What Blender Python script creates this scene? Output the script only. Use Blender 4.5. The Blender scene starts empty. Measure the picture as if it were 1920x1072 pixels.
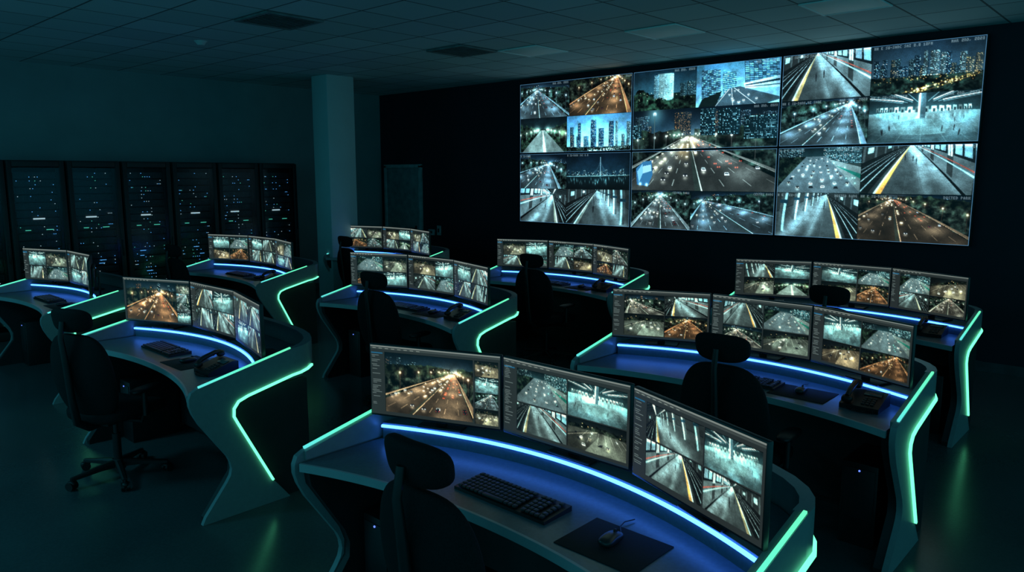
import bpy, bmesh, math, random
import numpy as np
from mathutils import Vector, Matrix
random.seed(7)
scene = bpy.context.scene
scene.view_settings.view_transform = 'Standard'
COL = scene.collection
PI = math.pi

# ------------------------------------------------------------------ materials
def new_mat(name):
    m = bpy.data.materials.new(name); m.use_nodes = True
    nt = m.node_tree
    return m, nt, nt.nodes['Principled BSDF']

def mat(name, col, rough=.5, metal=0, vary=.25, scale=8, bump=0, spec=.5):
    m, nt, b = new_mat(name)
    tc = nt.nodes.new('ShaderNodeTexCoord')
    n = nt.nodes.new('ShaderNodeTexNoise'); n.inputs['Scale'].default_value = scale
    n.inputs['Detail'].default_value = 5
    nt.links.new(tc.outputs['Object'], n.inputs['Vector'])
    r = nt.nodes.new('ShaderNodeValToRGB')
    r.color_ramp.elements[0].position = .3; r.color_ramp.elements[1].position = .7
    r.color_ramp.elements[0].color = tuple(c*(1-vary) for c in col)+(1,)
    r.color_ramp.elements[1].color = tuple(min(1, c*(1+vary)) for c in col)+(1,)
    nt.links.new(n.outputs['Fac'], r.inputs['Fac'])
    nt.links.new(r.outputs['Color'], b.inputs['Base Color'])
    b.inputs['Roughness'].default_value = rough
    b.inputs['Metallic'].default_value = metal
    b.inputs['Specular IOR Level'].default_value = spec
    if bump:
        bp = nt.nodes.new('ShaderNodeBump'); bp.inputs['Strength'].default_value = bump
        nt.links.new(n.outputs['Fac'], bp.inputs['Height'])
        nt.links.new(bp.outputs['Normal'], b.inputs['Normal'])
    return m

def emis(name, col, strength):
    m, nt, b = new_mat(name)
    b.inputs['Base Color'].default_value = (.2, .2, .2, 1)
    b.inputs['Emission Color'].default_value = (*col, 1)
    b.inputs['Emission Strength'].default_value = strength
    m.cycles.emission_sampling = 'FRONT'
    return m

def feed_mat(name, strength):
    m, nt, b = new_mat(name)
    b.inputs['Base Color'].default_value = (.004, .005, .006, 1)
    b.inputs['Roughness'].default_value = .35
    a = nt.nodes.new('ShaderNodeVertexColor'); a.layer_name = 'feed'
    nt.links.new(a.outputs['Color'], b.inputs['Emission Color'])
    b.inputs['Emission Strength'].default_value = strength
    m.cycles.emission_sampling = 'FRONT'
    return m

def rim_mat():
    m, nt, b = new_mat('rim_light')
    b.inputs['Base Color'].default_value = (.2, .2, .2, 1)
    tc = nt.nodes.new('ShaderNodeTexCoord'); s = nt.nodes.new('ShaderNodeSeparateXYZ')
    mr = nt.nodes.new('ShaderNodeMapRange'); mr.inputs['From Min'].default_value = -.6; mr.inputs['From Max'].default_value = 0.0
    r = nt.nodes.new('ShaderNodeValToRGB')
    r.color_ramp.elements[0].color = (.09, .60, .60, 1)
    r.color_ramp.elements[1].color = (.12, .85, .42, 1)
    e = r.color_ramp.elements.new(.4); e.color = (.10, .78, .50, 1)
    nt.links.new(tc.outputs['Object'], s.inputs[0]); nt.links.new(s.outputs['X'], mr.inputs['Value'])
    nt.links.new(mr.outputs[0], r.inputs['Fac']); nt.links.new(r.outputs['Color'], b.inputs['Emission Color'])
    b.inputs['Emission Strength'].default_value = 1.35
    m.cycles.emission_sampling = 'FRONT'
    return m

M_desk = mat('desk_laminate', (.095, .14, .165), .34, vary=.12, scale=60)
M_edge = mat('edge_trim', (.34, .39, .41), .4, vary=.05)
M_panel = mat('panel_gray', (.24, .27, .28), .34, vary=.06, scale=30)
M_dark = mat('cabinet_black', (.014, .016, .018), .5, vary=.2)
M_plastic = mat('black_plastic', (.009, .010, .011), .45, vary=.2, scale=30)
M_case = mat('monitor_case', (.016, .017, .019), .38, vary=.15)
M_fabric = mat('chair_fabric', (.007, .008, .009), .85, vary=.4, scale=160, bump=.15, spec=.25)
M_metal = mat('black_metal', (.03, .032, .035), .35, metal=.6, vary=.1)
M_key = mat('key_plastic', (.03, .032, .035), .5, vary=.2)
M_blue = emis('blue_led', (.045, .20, 1), 8)
M_green = emis('green_led', (.12, .85, .40), 2.2)
M_rim = rim_mat()
M_feedW = feed_mat('wall_feed', 1.2)
M_feedM = feed_mat('monitor_feed', 1.08)
M_ledg = emis('status_green', (.08, .6, .42), 1.1)
M_ledb = emis('status_blue', (.10, .42, .9), 1.3)
M_ledw = emis('status_white', (.5, .7, .75), .9)
M_dotb = emis('power_blue', (.12, .22, 1), 1.6)

# ------------------------------------------------------------------ mesh builder
_sph = {}
def cube_grid(cuts):
    if cuts not in _sph:
        N = cuts+1; idx = {}; V = []; F = []
        def vid(p):
            k = tuple(round(c*N) for c in p)
            if k not in idx: idx[k] = len(V); V.append(Vector(p))
            return idx[k]
        for ax in range(3):
            for sg in (-1, 1):
                for i in range(N):
                    for j in range(N):
                        q = []
                        for di, dj in ((0, 0), (1, 0), (1, 1), (0, 1)):
                            a = -1+2*(i+di)/N; b = -1+2*(j+dj)/N
                            p = [0, 0, 0]; p[ax] = sg; p[(ax+1) % 3] = a; p[(ax+2) % 3] = b; q.append(vid(p))
                        F.append(q if sg > 0 else q[::-1])
        _sph[cuts] = (V, F)
    return _sph[cuts]

class MB:
    def __init__(s): s.bm = bmesh.new()
    def _tag(s, verts, M, mi):
        fs = set()
        for v in verts:
            if M is not None: v.co = M @ v.co
            for f in v.link_faces: fs.add(f)
        for f in fs: f.material_index = mi
    def box(s, c, size, bevel=0, M=None, mi=0, seg=2):
        r = bmesh.ops.create_cube(s.bm, size=1)['verts']
        for v in r: v.co = Vector((v.co.x*size[0]+c[0], v.co.y*size[1]+c[1], v.co.z*size[2]+c[2]))
        if bevel:
            es = set(e for v in r for e in v.link_edges)
            g = bmesh.ops.bevel(s.bm, geom=list(es), offset=bevel, segments=seg, affect='EDGES', profile=.5)
            r = list(set(v for f in g['faces'] for v in f.verts) | set(v for v in r if v.is_valid))
        s._tag(r, M, mi); return s
    def cyl(s, p0, p1, r0, r1=None, seg=16, mi=0):
        r1 = r0 if r1 is None else r1
        p0 = Vector(p0); p1 = Vector(p1); d = p1-p0
        r = bmesh.ops.create_cone(s.bm, cap_ends=True, segments=seg, radius1=r0, radius2=r1, depth=d.length)['verts']
        M = Matrix.Translation((p0+p1)/2) @ d.to_track_quat('Z', 'Y').to_matrix().to_4x4()
        s._tag(r, M, mi); return s
    def prism(s, pts, a, b, axis='z', mi=0):
        def P(p, t):
            return {'z': (p[0], p[1], t), 'y': (p[0], t, p[1]), 'x': (t, p[0], p[1])}[axis]
        v0 = [s.bm.verts.new(P(p, a)) for p in pts]; v1 = [s.bm.verts.new(P(p, b)) for p in pts]
        n = len(pts); fs = [s.bm.faces.new(v0[::-1]), s.bm.faces.new(v1)]
        for i in range(n): fs.append(s.bm.faces.new((v0[i], v0[(i+1) % n], v1[(i+1) % n], v1[i])))
        for f in fs: f.material_index = mi
        return s
    def rings(s, rings, mi=0, close=True):
        vs = [[s.bm.verts.new(p) for p in r] for r in rings]; n = len(vs[0]); fs = []
        for a, b in zip(vs[:-1], vs[1:]):
            for i in range(n): fs.append(s.bm.faces.new((a[i], a[(i+1) % n], b[(i+1) % n], b[i])))
        if close: fs += [s.bm.faces.new(vs[0][::-1]), s.bm.faces.new(vs[-1])]
        for f in fs: f.material_index = mi
        return s
    def sweep(s, path, w, h, ref, mi=0):
        path = [Vector(p) for p in path]; R = []
        for i, p in enumerate(path):
            t = (path[min(i+1, len(path)-1)]-path[max(i-1, 0)]).normalized()
            rf = Vector(ref[i] if isinstance(ref, list) else ref); sd = t.cross(rf).normalized(); up = sd.cross(t).normalized()
            R.append([p+sd*w/2+up*h/2, p-sd*w/2+up*h/2, p-sd*w/2-up*h/2, p+sd*w/2-up*h/2])
        return s.rings(R, mi)
    def tube(s, path, r, seg=10, mi=0):
        path = [Vector(p) for p in path]; R = []
        for i, p in enumerate(path):
            t = (path[min(i+1, len(path)-1)]-path[max(i-1, 0)]).normalized()
            ref = Vector((0, 0, 1)) if abs(t.z) < .9 else Vector((1, 0, 0))
            sd = t.cross(ref).normalized(); up = sd.cross(t)
            rr = r[i] if isinstance(r, (list, tuple)) else r
            R.append([p+sd*math.cos(a)*rr+up*math.sin(a)*rr for a in [2*PI*k/seg for k in range(seg)]])
        return s.rings(R, mi)
    def pad(s, c, half, p=4, fn=None, cuts=9, mi=0, M=None):
        V, F = cube_grid(cuts); vs = []
        for co in V:
            n = co.normalized()
            k = (abs(n.x)**p+abs(n.y)**p+abs(n.z)**p)**(-1/p)
            q = Vector((n.x*k*half[0], n.y*k*half[1], n.z*k*half[2]))
            if fn: q = fn(q)
            q = q+Vector(c)
            if M is not None: q = M @ q
            vs.append(s.bm.verts.new(q))
        for f in F: s.bm.faces.new([vs[i] for i in f]).material_index = mi
        return s
    def done(s, name, parent, mats, smooth=True, label=None, kind=None, angle=35):
        bmesh.ops.recalc_face_normals(s.bm, faces=s.bm.faces)
        me = bpy.data.meshes.new(name); s.bm.to_mesh(me); s.bm.free()
        for m in (mats if isinstance(mats, (list, tuple)) else [mats]): me.materials.append(m)
        if smooth:
            me.polygons.foreach_set('use_smooth', [True]*len(me.polygons))
            me.set_sharp_from_angle(angle=math.radians(angle))
        o = bpy.data.objects.new(name, me); COL.objects.link(o)
        if parent: o.parent = parent
        if label: o['label'] = label
        if kind: o['kind'] = kind
        return o

def thing(name, label, cat, loc=(0, 0, 0), rz=0, group=None):
    e = bpy.data.objects.new(name, None); COL.objects.link(e)
    e.empty_display_size = .1; e.location = loc; e.rotation_euler = (0, 0, rz)
    e['label'] = label; e['category'] = cat
    if group: e['group'] = group
    return e

def dup(src, loc, rz=0):
    n = src.copy(); COL.objects.link(n); n.location = loc; n.rotation_euler = (0, 0, rz)
    def rec(a, b):
        for ch in list(a.children):
            if ch.name.startswith('screen'): continue
            c2 = ch.copy(); COL.objects.link(c2); c2.parent = b
            rec(ch, c2)
    rec(src, n)
    return n

# ------------------------------------------------------------------ raster "camera feeds"
GL = {'0':'111101101101111','1':'010110010010111','2':'111001111100111','3':'111001111001111','4':'101101111001001',
'5':'111100111001111','6':'111100111101111','7':'111001001001001','8':'111101111101111','9':'111101111001111',
'A':'010101111101101','B':'110101101010110','C':'011100100100011','D':'110101101101110','E':'111100110100111',
'F':'111100110100100','G':'011100101101011','H':'101101111101101','I':'111010010010111','K':'101101110101101',
'L':'100100100100111','M':'101111111101101','N':'110101101101101','O':'010101101101010','P':'110101110100100',
'R':'110101110101101','S':'011100010001110','T':'111010010010010','U':'101101101101111','V':'101101101101010',
'W':'101101111111101','Y':'101101010010010','J':'001001001101010','X':'101101010101101',',':'000000000010100',
'-':'000000111000000','.':'000000000000010','#':'101111101111101',':':'000010000010000',' ':'0'*15}

def text(a, x, y, s, col=(.85, .95, .95), al=.4):
    for ch in s:
        g = GL.get(ch, GL[' '])
        for k in range(15):
            if g[k] == '1':
                yy = y+k//3; xx = x+k % 3
                if 0 <= yy < a.shape[0] and 0 <= xx < a.shape[1]: a[yy, xx] = a[yy, xx]*(1-al)+np.array(col)*al
        x += 4

def vnoise(h, w, ny, nx, r):
    g = r.random((ny+1, nx+1))
    y = np.linspace(0, ny-1e-6, h); x = np.linspace(0, nx-1e-6, w)
    yi = y.astype(int); xi = x.astype(int); fy = (y-yi)[:, None]; fx = (x-xi)[None]
    fy = fy*fy*(3-2*fy); fx = fx*fx*(3-2*fx)
    return (g[yi][:, xi]*(1-fy)*(1-fx)+g[yi+1][:, xi]*fy*(1-fx)+g[yi][:, xi+1]*(1-fy)*fx+g[yi+1][:, xi+1]*fy*fx)

def fbm(h, w, r, base=4, octs=5):
    o = np.zeros((h, w)); tot = 0
    for k in range(octs):
        ny = min(h//2, base*2**k); nx = min(w//2, int(base*1.7*2**k)); a = .62**k
        o += vnoise(h, w, max(1, ny), max(1, nx), r)*a; tot += a
    return o/tot

def blur(a, rad):
    n = max(1, int(rad*2.5)); k = np.exp(-(np.arange(-n, n+1)/rad)**2); k /= k.sum()
    p = np.pad(a, ((n, n), (0, 0), (0, 0)), 'edge'); o = sum(k[i]*p[i:i+a.shape[0]] for i in range(2*n+1))
    p = np.pad(o, ((0, 0), (n, n), (0, 0)), 'edge'); return sum(k[i]*p[:, i:i+a.shape[1]] for i in range(2*n+1))

A_ = np.array
class Im:
    def __init__(s, w, h, rot=0., k=.1, zoom=1.):
        s.w, s.h = w*2, h*2; s.asp = w/h
        y, x = np.mgrid[0:s.h, 0:s.w]; dx = ((x+.5)/s.w-.5)*s.asp; dy = (y+.5)/s.h-.5
        r2 = dx*dx+dy*dy; q = (1+k*r2)/zoom; c, sn = math.cos(rot), math.sin(rot)
        s.x = .5+(dx*c-dy*sn)*q/s.asp; s.y = .5+(dx*sn+dy*c)*q; s.r2 = r2
        s.a = np.zeros((s.h, s.w, 3))
    def put(s, m, col, al=1.0): s.a[m] = s.a[m]*(1-al)+A_(col)*al
    def vgrad(s, c0, c1, y0, y1):
        t = np.clip((s.y-y0)/(y1-y0), 0, 1)[..., None]
        m = (s.y >= y0-(9 if y0 == 0 else 0)) & (s.y <= y1+(9 if y1 == 1 else 0))
        c = A_(c0)*(1-t)+A_(c1)*t
        s.a[m] = c[m]
    def mask(s, pts):
        m = np.zeros((s.h, s.w), bool); n = len(pts)
        for i in range(n):
            x0, y0 = pts[i]; x1, y1 = pts[(i+1) % n]
            if y0 == y1: continue
            c = ((s.y >= min(y0, y1)) & (s.y < max(y0, y1)))
            m ^= c & (s.x < x0+(s.y-y0)*(x1-x0)/(y1-y0))
        return m
    def poly(s, pts, col, al=1.0):
        m = s.mask(pts); s.put(m, col, al); return m
    def rect(s, x0, y0, x1, y1, col, al=1.0):
        s.put((s.x >= x0) & (s.x < x1) & (s.y >= y0) & (s.y < y1), col, al)
    def glow(s, x, y, r, col, ys=1.):
        d = (((s.x-x)*s.asp)**2+((s.y-y)*ys)**2)/(r*r)
        s.a += np.exp(-d)[..., None]*A_(col)
    def seg(s, p, q, wd, col, al=1.0):
        ax, ay = p[0]*s.asp, p[1]; bx, by = q[0]*s.asp, q[1]
        dx, dy = bx-ax, by-ay; L2 = dx*dx+dy*dy+1e-9
        t = np.clip(((s.x*s.asp-ax)*dx+(s.y-ay)*dy)/L2, 0, 1)
        d = np.hypot(s.x*s.asp-ax-t*dx, s.y-ay-t*dy)
        k = (np.clip(1.5-d/wd, 0, 1)*al)[..., None]
        s.a = s.a*(1-k)+A_(col)*k
    def fin(s, r, amt=.5, gain=1.0, tint=(1, 1, 1)):
        n = fbm(s.h, s.w, r, 5, 6)
        s.a = np.clip(s.a, 0, 1.5)*(1-amt+amt*2*n)[..., None]*gain
        a = s.a.reshape(s.h//2, 2, s.w//2, 2, 3).mean((1, 3))
        hi = np.clip(a-.60, 0, 1)
        a = a+blur(hi, max(1.2, s.h*.02))*.9
        a = a*(1+.06*r.standard_normal(a.shape[:2]))[..., None]
        a = a*(1-.3*np.clip(s.r2[::2, ::2]-.12, 0, 1))[..., None]
        a = np.clip(a, 0, 1.2); a = a*(.96+.62*a)+.008
        return np.clip(a*A_(tint), 0, 1)

def L(p, q, t): return (p[0]+(q[0]-p[0])*t, p[1]+(q[1]-p[1])*t)

def building(im, r, x0, x1, y0, y1, lit, base, dens=.4, px=3.2):
    m = (im.x >= x0) & (im.x < x1) & (im.y >= y0) & (im.y < y1)
    if not m.any(): return
    nx = max(2, int((x1-x0)*im.w/px)); ny = max(3, int((y1-y0)*im.h/(px*1.1)))
    u = (im.x[m]-x0)/(x1-x0)*nx; v = (im.y[m]-y0)/(y1-y0)*ny
    T = (r.random((ny, nx)) < dens)*r.uniform(.3, 1, (ny, nx))
    rowb = r.uniform(.4, 1.2, (ny, 1)); T = T*rowb
    l = T[v.astype(int).clip(0, ny-1), u.astype(int).clip(0, nx-1)]*((u % 1 > .15) & (u % 1 < .85) & (v % 1 > .2) & (v % 1 < .75))
    sh = .75+.5*(u/nx)
    im.a[m] = A_(base)*sh[:, None]+A_(lit)*l[:, None]

def person(im, x, y, s, col=(.04, .05, .06)):
    im.seg((x, y), (x, y-s*.35), s*.05, col, .9); im.seg((x, y-s*.4), (x, y-s*.72), s*.08, A_(col)*1.6, .9); im.seg((x, y-s*.88), (x, y-s*.90), s*.05, A_(col)*3, .9)

def car(im, x, y, s, col, lights=None, slant=0.):
    w = s*.95/im.asp; k = slant*s
    im.poly([(x-w*1.1, y+s*.12), (x+w*1.15, y+s*.12), (x+w*1.15+k, y-s*.3), (x-w*1.1+k, y-s*.3)], (.03, .04, .04), .6)
    im.poly([(x-w, y), (x+w, y), (x+w+k*.4, y-s*.5), (x+w*.72+k, y-s*1.1), (x-w*.72+k, y-s*1.1), (x-w+k*.4, y-s*.5)], col)
    im.poly([(x-w*.8+k*.5, y-s*.55), (x+w*.8+k*.5, y-s*.55), (x+w*.6+k, y-s*.9), (x-w*.6+k, y-s*.9)], (.05, .07, .09))
    if lights is not None:
        red = lights[0] > lights[1]*2
        for d in (-.65, .65): im.glow(x+d*w, y-s*.28, s*(.14 if red else .2), A_(lights)*1.1)
        if not red: im.glow(x, y+s*.55, s*.9, A_(lights)*.28, 1.3)

def f_road(w, h, r, warm=0., vp=(.55, .25), bl=-.2, br=1.1, cars=12, lit=1., bld=8, rot=0., k=.12, tree=1., traffic=34):
    im = Im(w, h, rot, k); cool = A_((.52, .68, .73)); hot = A_((.82, .56, .32)); rc = (cool*(1-warm)+hot*warm)*lit
    hz = vp[1]
    im.vgrad((.02, .055, .09), (.10, .20, .25), 0, hz)
    im.glow(vp[0], hz, .28, rc*.25, 2)
    for q in range(bld):
        x0 = r.uniform(-.1, .98); ww = r.uniform(.04, .12); hh = r.uniform(.25, .95)*hz
        building(im, r, x0, x0+ww, hz-hh, hz+.03, cool*1.1 if r.random() < .65 else hot, (.05, .10, .13))
    g = fbm(im.h, im.w, r, 12, 5); g2 = np.clip((g-.38)*3.4, 0, 1.5)
    m = im.y > hz; im.a[m] = (A_((.11, .19, .17))*(1-warm*.3)+rc*.12)*g2[m][:, None]
    edge = hz-.10*g-.02
    mt = (im.y > edge) & (im.y < hz+.10) & (np.abs(im.x-vp[0]) > .04)
    im.a[mt] = (A_((.06, .13, .10))+rc*.12)*g2[mt][:, None]*tree+im.a[mt]*(1-tree)
    rd = im.poly([vp, (bl+(bl-vp[0])*.4, 1.4), (br+(br-vp[0])*.4, 1.4)], rc*.50)
    lp = np.zeros(im.x.shape)
    for q in range(8):
        t = .05*1.55**q
        for sx in (.18, .82):
            p = L(vp, (bl+(br-bl)*sx, 1), t); lp += np.exp(-(((im.x-p[0])*im.asp)**2+((im.y-p[1])*2.2)**2)/(.03+.28*t)**2)
    im.a[rd] = (im.a*(.5+.9*np.clip(lp, 0, 1.6))[..., None])[rd]
    E = lambda xb: (vp[0]+(xb-vp[0])*1.4, hz+(1-hz)*1.4)
    for a, b, c in ((bl-.09, bl-.03, .85), (bl-.03, bl-.015, 1.3), (br+.015, br+.08, .7), (br, br+.012, 1.2)):
        im.poly([vp, E(a), E(b)], rc*c)
    mid = bl+(br-bl)*.5
    im.poly([vp, E(mid-.025), E(mid+.02)], A_((.07, .10, .09))+rc*.12); im.poly([vp, E(mid+.02), E(mid+.03)], rc*1.15)
    for q in (1, 2, 3, 5, 6, 7):
        xb = bl+(br-bl)*q/8
        for j in range(12):
            t0 = .05*1.36**j; t1 = t0*1.16
            if t0 > 1.3: break
            a = L(vp, (xb, 1), t0); b = L(vp, (xb, 1), t1); wd = .004
            im.poly([(a[0]-wd*t0, a[1]), (a[0]+wd*t0, a[1]), (b[0]+wd*t1, b[1]), (b[0]-wd*t1, b[1])], rc*1.2, .6)
    for q in range(8):
        t = .05*1.55**q
        for sd in (bl-.16, br+.14):
            p = L(vp, (sd, 1), t); hh = .55*t+.02
            if p[1]-hh < .01 or p[1]-hh > 1: continue
            im.seg(p, (p[0], p[1]-hh), .002+.005*t, rc*.45, .8)
            im.glow(p[0], p[1]-hh, .008+.018*t, rc*2.2); im.glow(p[0], p[1]-hh, .05+.06*t, rc*.26)
    for q in range(traffic):
        t = .04+.55*r.random()**2; ln = r.integers(0, 8); p = L(vp, (bl+(br-bl)*(ln+.5)/8, 1), t)
        c = (1.1, 1.05, .9) if ln < 5 else (.7, .2, .12)
        for d in (-.012, .012): im.glow(p[0]+d*t, p[1], .004+.007*t, A_(c))
        if ln < 5: im.glow(p[0], p[1]+.02*t, .012+.04*t, A_((1, .9, .7))*.2)
    ts = np.sort(r.uniform(.15, .9, cars))
    for t in ts:
        ln = r.integers(0, 8); xb = bl+(br-bl)*(ln+.5)/8; x, y = L(vp, (xb, 1), t); s = .040*t+.006
        c = (.10, .12, .14) if r.random() < .5 else (.60, .68, .70)
        car(im, x, y, s, c, (1, .98, .9) if ln < 5 else (.8, .12, .08), slant=(vp[0]-xb)*.25)
    for q in range(18):
        im.glow(vp[0]+r.normal()*.12, hz+r.normal()*.02, .006, A_((1, .9, .7))*.9)
    return im.fin(r, .45, 1.12)

def f_plat(w, h, r, flip=False, yel=1., vp=(.42, .1), train=True, lit=1., people=4, rot=0., k=.15, fw=.9):
    im = Im(w, h, rot, k); W = A_((.62, .78, .80))*lit; Q = 1.5
    def E(x, y=1): return (vp[0]+(x-vp[0])*Q, vp[1]+(y-vp[1])*Q)
    im.a[:] = (.055, .095, .105)
    for j in range(11):
        t = .07*1.35**j; a = L(vp, (-.9, -.35), t); b = L(vp, (1.6, -.35), t); im.seg(a, b, .004+.02*t, W*.26, .9)
    for xb in (.1, .75): im.poly([vp, E(xb, -.45), E(xb+.07, -.45)], W*1.45)
    for xb in (.45, ): im.poly([vp, E(xb, -.45), E(xb+.12, -.45)], W*.22)
    im.poly([vp, E(-.75, -.25), E(-.75, .9)], W*.20)
    for j in range(8):
        t0 = .1*1.42**j; t1 = t0*1.07
        im.poly([L(vp, (-.75, -.2), t0), L(vp, (-.75, -.2), t1), L(vp, (-.75, .85), t1), L(vp, (-.75, .85), t0)], W*.42)
        if j % 2: im.poly([L(vp, (-.75, .0), t1*1.05), L(vp, (-.75, .0), t1*1.25), L(vp, (-.75, .4), t1*1.25), L(vp, (-.75, .4), t1*1.05)], W*.95)
    im.poly([vp, E(-.75, .85), E(-.75, 1.2), E(.04)], (.05, .065, .07))
    for j in range(14):
        t = .08*1.24**j; im.seg(L(vp, (-.7, 1), t), L(vp, (.02, 1), t), .002+.005*t, W*.22, .7)
    for xb in (-.55, -.40, -.22, -.08): im.poly([vp, E(xb), E(xb+.018)], W*.9)
    fl = im.poly([vp, E(.10), E(fw+.5), E(1.3, .75)], W*.58)
    rf = np.exp(-((im.x-vp[0]-.45*(im.y-vp[1]))/.13)**2)*.65+np.exp(-((im.x-vp[0]-.16*(im.y-vp[1]))/.05)**2)*.4+.50
    im.a[fl] = (im.a*rf[..., None])[fl]
    for j in range(13):
        t = .09*1.25**j; im.seg(L(vp, (.12, 1), t), L(vp, (1.4, 1), t), .0015+.002*t, W*.34, .6)
    for xb in (.40, .58, .76): im.poly([vp, E(xb), E(xb+.006)], W*.38, .6)
    im.poly([vp, E(.04), E(.10)], W*.22)
    im.poly([vp, E(.10), E(.125)], W*1.05)
    im.poly([vp, E(.125), E(.185)], A_((.84*yel+.5*(1-yel), .72*yel+.58*(1-yel), .40*yel+.55*(1-yel)))*lit*.8)
    if train:
        X = .92; y0, y1 = -.62, .92
        im.poly([vp, E(X, y0-.5), E(X, y0+.1)], (.04, .07, .08))
        im.poly([vp, E(X, y0), E(X, y1)], W*.52)
        im.poly([vp, E(X, y1-.02), E(X, y1+.06)], (.03, .04, .05))
        im.poly([vp, E(X, -.34), E(X, .26)], (.05, .08, .10))
        for j in range(13):
            t0 = .10*1.24**j; t1 = t0*1.18
            im.poly([L(vp, (X, -.28), t0), L(vp, (X, -.28), t1), L(vp, (X, .20), t1), L(vp, (X, .20), t0)], W*(1.3 if j % 3 else .3))
            im.poly([L(vp, (X, -.02), t0), L(vp, (X, -.02), t1), L(vp, (X, .20), t1), L(vp, (X, .20), t0)], (.20, .30, .33), .55)
            if j % 3 == 0:
                im.poly([L(vp, (X, -.45), t0), L(vp, (X, -.45), t1), L(vp, (X, .84), t1), L(vp, (X, .84), t0)], W*.26)
                tm = (t0+t1)/2
                for ta, tb in ((t0*1.02, tm*.99), (tm*1.01, t1*.98)):
                    im.poly([L(vp, (X, -.25), ta), L(vp, (X, -.25), tb), L(vp, (X, .30), tb), L(vp, (X, .30), ta)], W*1.15)
        im.poly([vp, E(X, .40), E(X, .43)], (.60, .35, .30)); im.poly([vp, E(X, .48), E(X, .52)], W*1.0); im.poly([vp, E(X, -.48), E(X, -.44)], W*.9)
    else:
        im.poly([vp, E(1.3, -.3), E(1.3, .72)], W*.24)
        for j in range(6):
            t = .14*1.5**j; x, y = L(vp, (.92, .95), t); ww = .045*t
            im.rect(x-ww, y-1.2*t, x+ww, y, W*.38); im.rect(x-ww, y-1.2*t, x-ww*.2, y, W*.95); im.rect(x-ww*1.3, y-.75*t, x+ww*1.3, y-.66*t, (.08, .2, .25))
    for q in range(people):
        t = r.uniform(.2, .7); x, y = L(vp, (r.uniform(.28, .6), 1), t); person(im, x, y, .05+.22*t)
    if flip: im.a = im.a[:, ::-1]
    return im.fin(r, .42, 1.12)

def f_city(w, h, r, day=.5, hz=.72, warm=0.3, n=9, tall=.6, rot=0.):
    im = Im(w, h, rot, .05)
    im.vgrad((.03+.25*day, .07+.45*day, .11+.5*day), (.12+.45*day, .22+.55*day, .28+.52*day), 0, hz)
    im.vgrad((.07, .11, .11), (.03, .05, .06), hz, 1)
    for lay in (0, 1):
        for q in range(n):
            x0 = (q+.5*lay)/n+r.uniform(-.04, .04); ww = r.uniform(.035, .09); hh = r.uniform(.12, tall)*(.75 if lay == 0 else 1)
            base = A_((.10, .20, .24))*(.5+1.0*day) if lay == 0 else (A_((.04, .10, .14))*(1+.8*day) if r.random() < .6 else A_((.28, .40, .43))*(.45+.5*day))
            building(im, r, x0, x0+ww, hz-hh, hz+.02, A_((.7, .9, .92))*(.7 if lay == 0 else 1.05) if r.random() < .7 else (1, .8, .5), base, .38)
    g = fbm(im.h, im.w, r, 14, 5); m = im.y > hz+.03*g; im.a[m] = (A_((.11, .19, .17))*np.clip((g-.35)*3.5, 0, 1.4)[..., None])[m]
    wc = A_((1, .75, .4))*warm+A_((.6, .8, .8))*(1-warm)
    for p, q2 in (((.3, 1), (.97, hz+.02)), ((.45, 1), (1.0, hz+.05))): im.seg(p, q2, .006, wc*.5, .6)
    for q in range(80):
        t = r.random(); p = L((.35, 1), (.97, hz+.03), t); im.glow(p[0]+r.normal()*.03, p[1]+r.normal()*.02, .006+.008*(1-t), wc*1.1)
    for q in range(50): im.glow(r.uniform(0, 1), hz+abs(r.normal())*.06, .007, wc)
    return im.fin(r, .35, 1.08)

def f_glass(w, h, r):
    im = Im(w, h, .05, .2); im.vgrad((.26, .52, .62), (.60, .80, .85), 0, 1)
    def tower(x0, x1, y0, y1, c, sl):
        m = im.mask([(x0, y0), (x1, y0+sl), (x1, y1), (x0, y1)])
        v = (im.y-y0)*22+(im.x-x0)*sl*20; u = (im.x-x0)/(x1-x0)*9
        T = r.uniform(.25, 1.1, (60, 12)); l = T[v.astype(int).clip(0, 59), u.astype(int).clip(0, 11)]*((v % 1 > .45))
        im.a[m] = (A_(c)+A_((.50, .68, .72))*l[..., None])[m]; im.a[m & (u % 1 < .1)] *= .4
    tower(.0, .30, .0, .85, (.05, .16, .22), .1); tower(.33, .50, .18, .72, (.12, .28, .34), .05); tower(.60, 1.1, -.1, .60, (.06, .20, .27), -.15)
    im.poly([(.1, 1.2), (.40, .60), (.54, .58), (1.2, 1.1)], (.22, .32, .36))
    im.poly([(0, .82), (.32, .63), (.2, 1.1), (-.1, 1.1)], (.05, .12, .12))
    im.poly([(.58, .52), (1.1, .44), (1.1, .76), (.60, .64)], (.70, .86, .9)); im.poly([(.6, .56), (1.1, .52), (1.1, .58), (.6, .585)], (.06, .16, .20)); im.poly([(.6, .61), (1.1, .66), (1.1, .69), (.6, .62)], (.1, .2, .25))
    for a, b in (((.47, .6), (.75, 1.1)), ((.44, .6), (.45, 1.1)), ((.41, .61), (.2, 1.05))): im.seg(a, b, .006, (.8, .9, .92))
    for q in range(9):
        y = r.uniform(.66, .98); car(im, .47+(y-.6)*r.uniform(-.5, .9), y, .02+.05*(y-.6), (.7, .78, .8), (.9, .95, .9))
    return im.fin(r, .4, .95)

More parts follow.
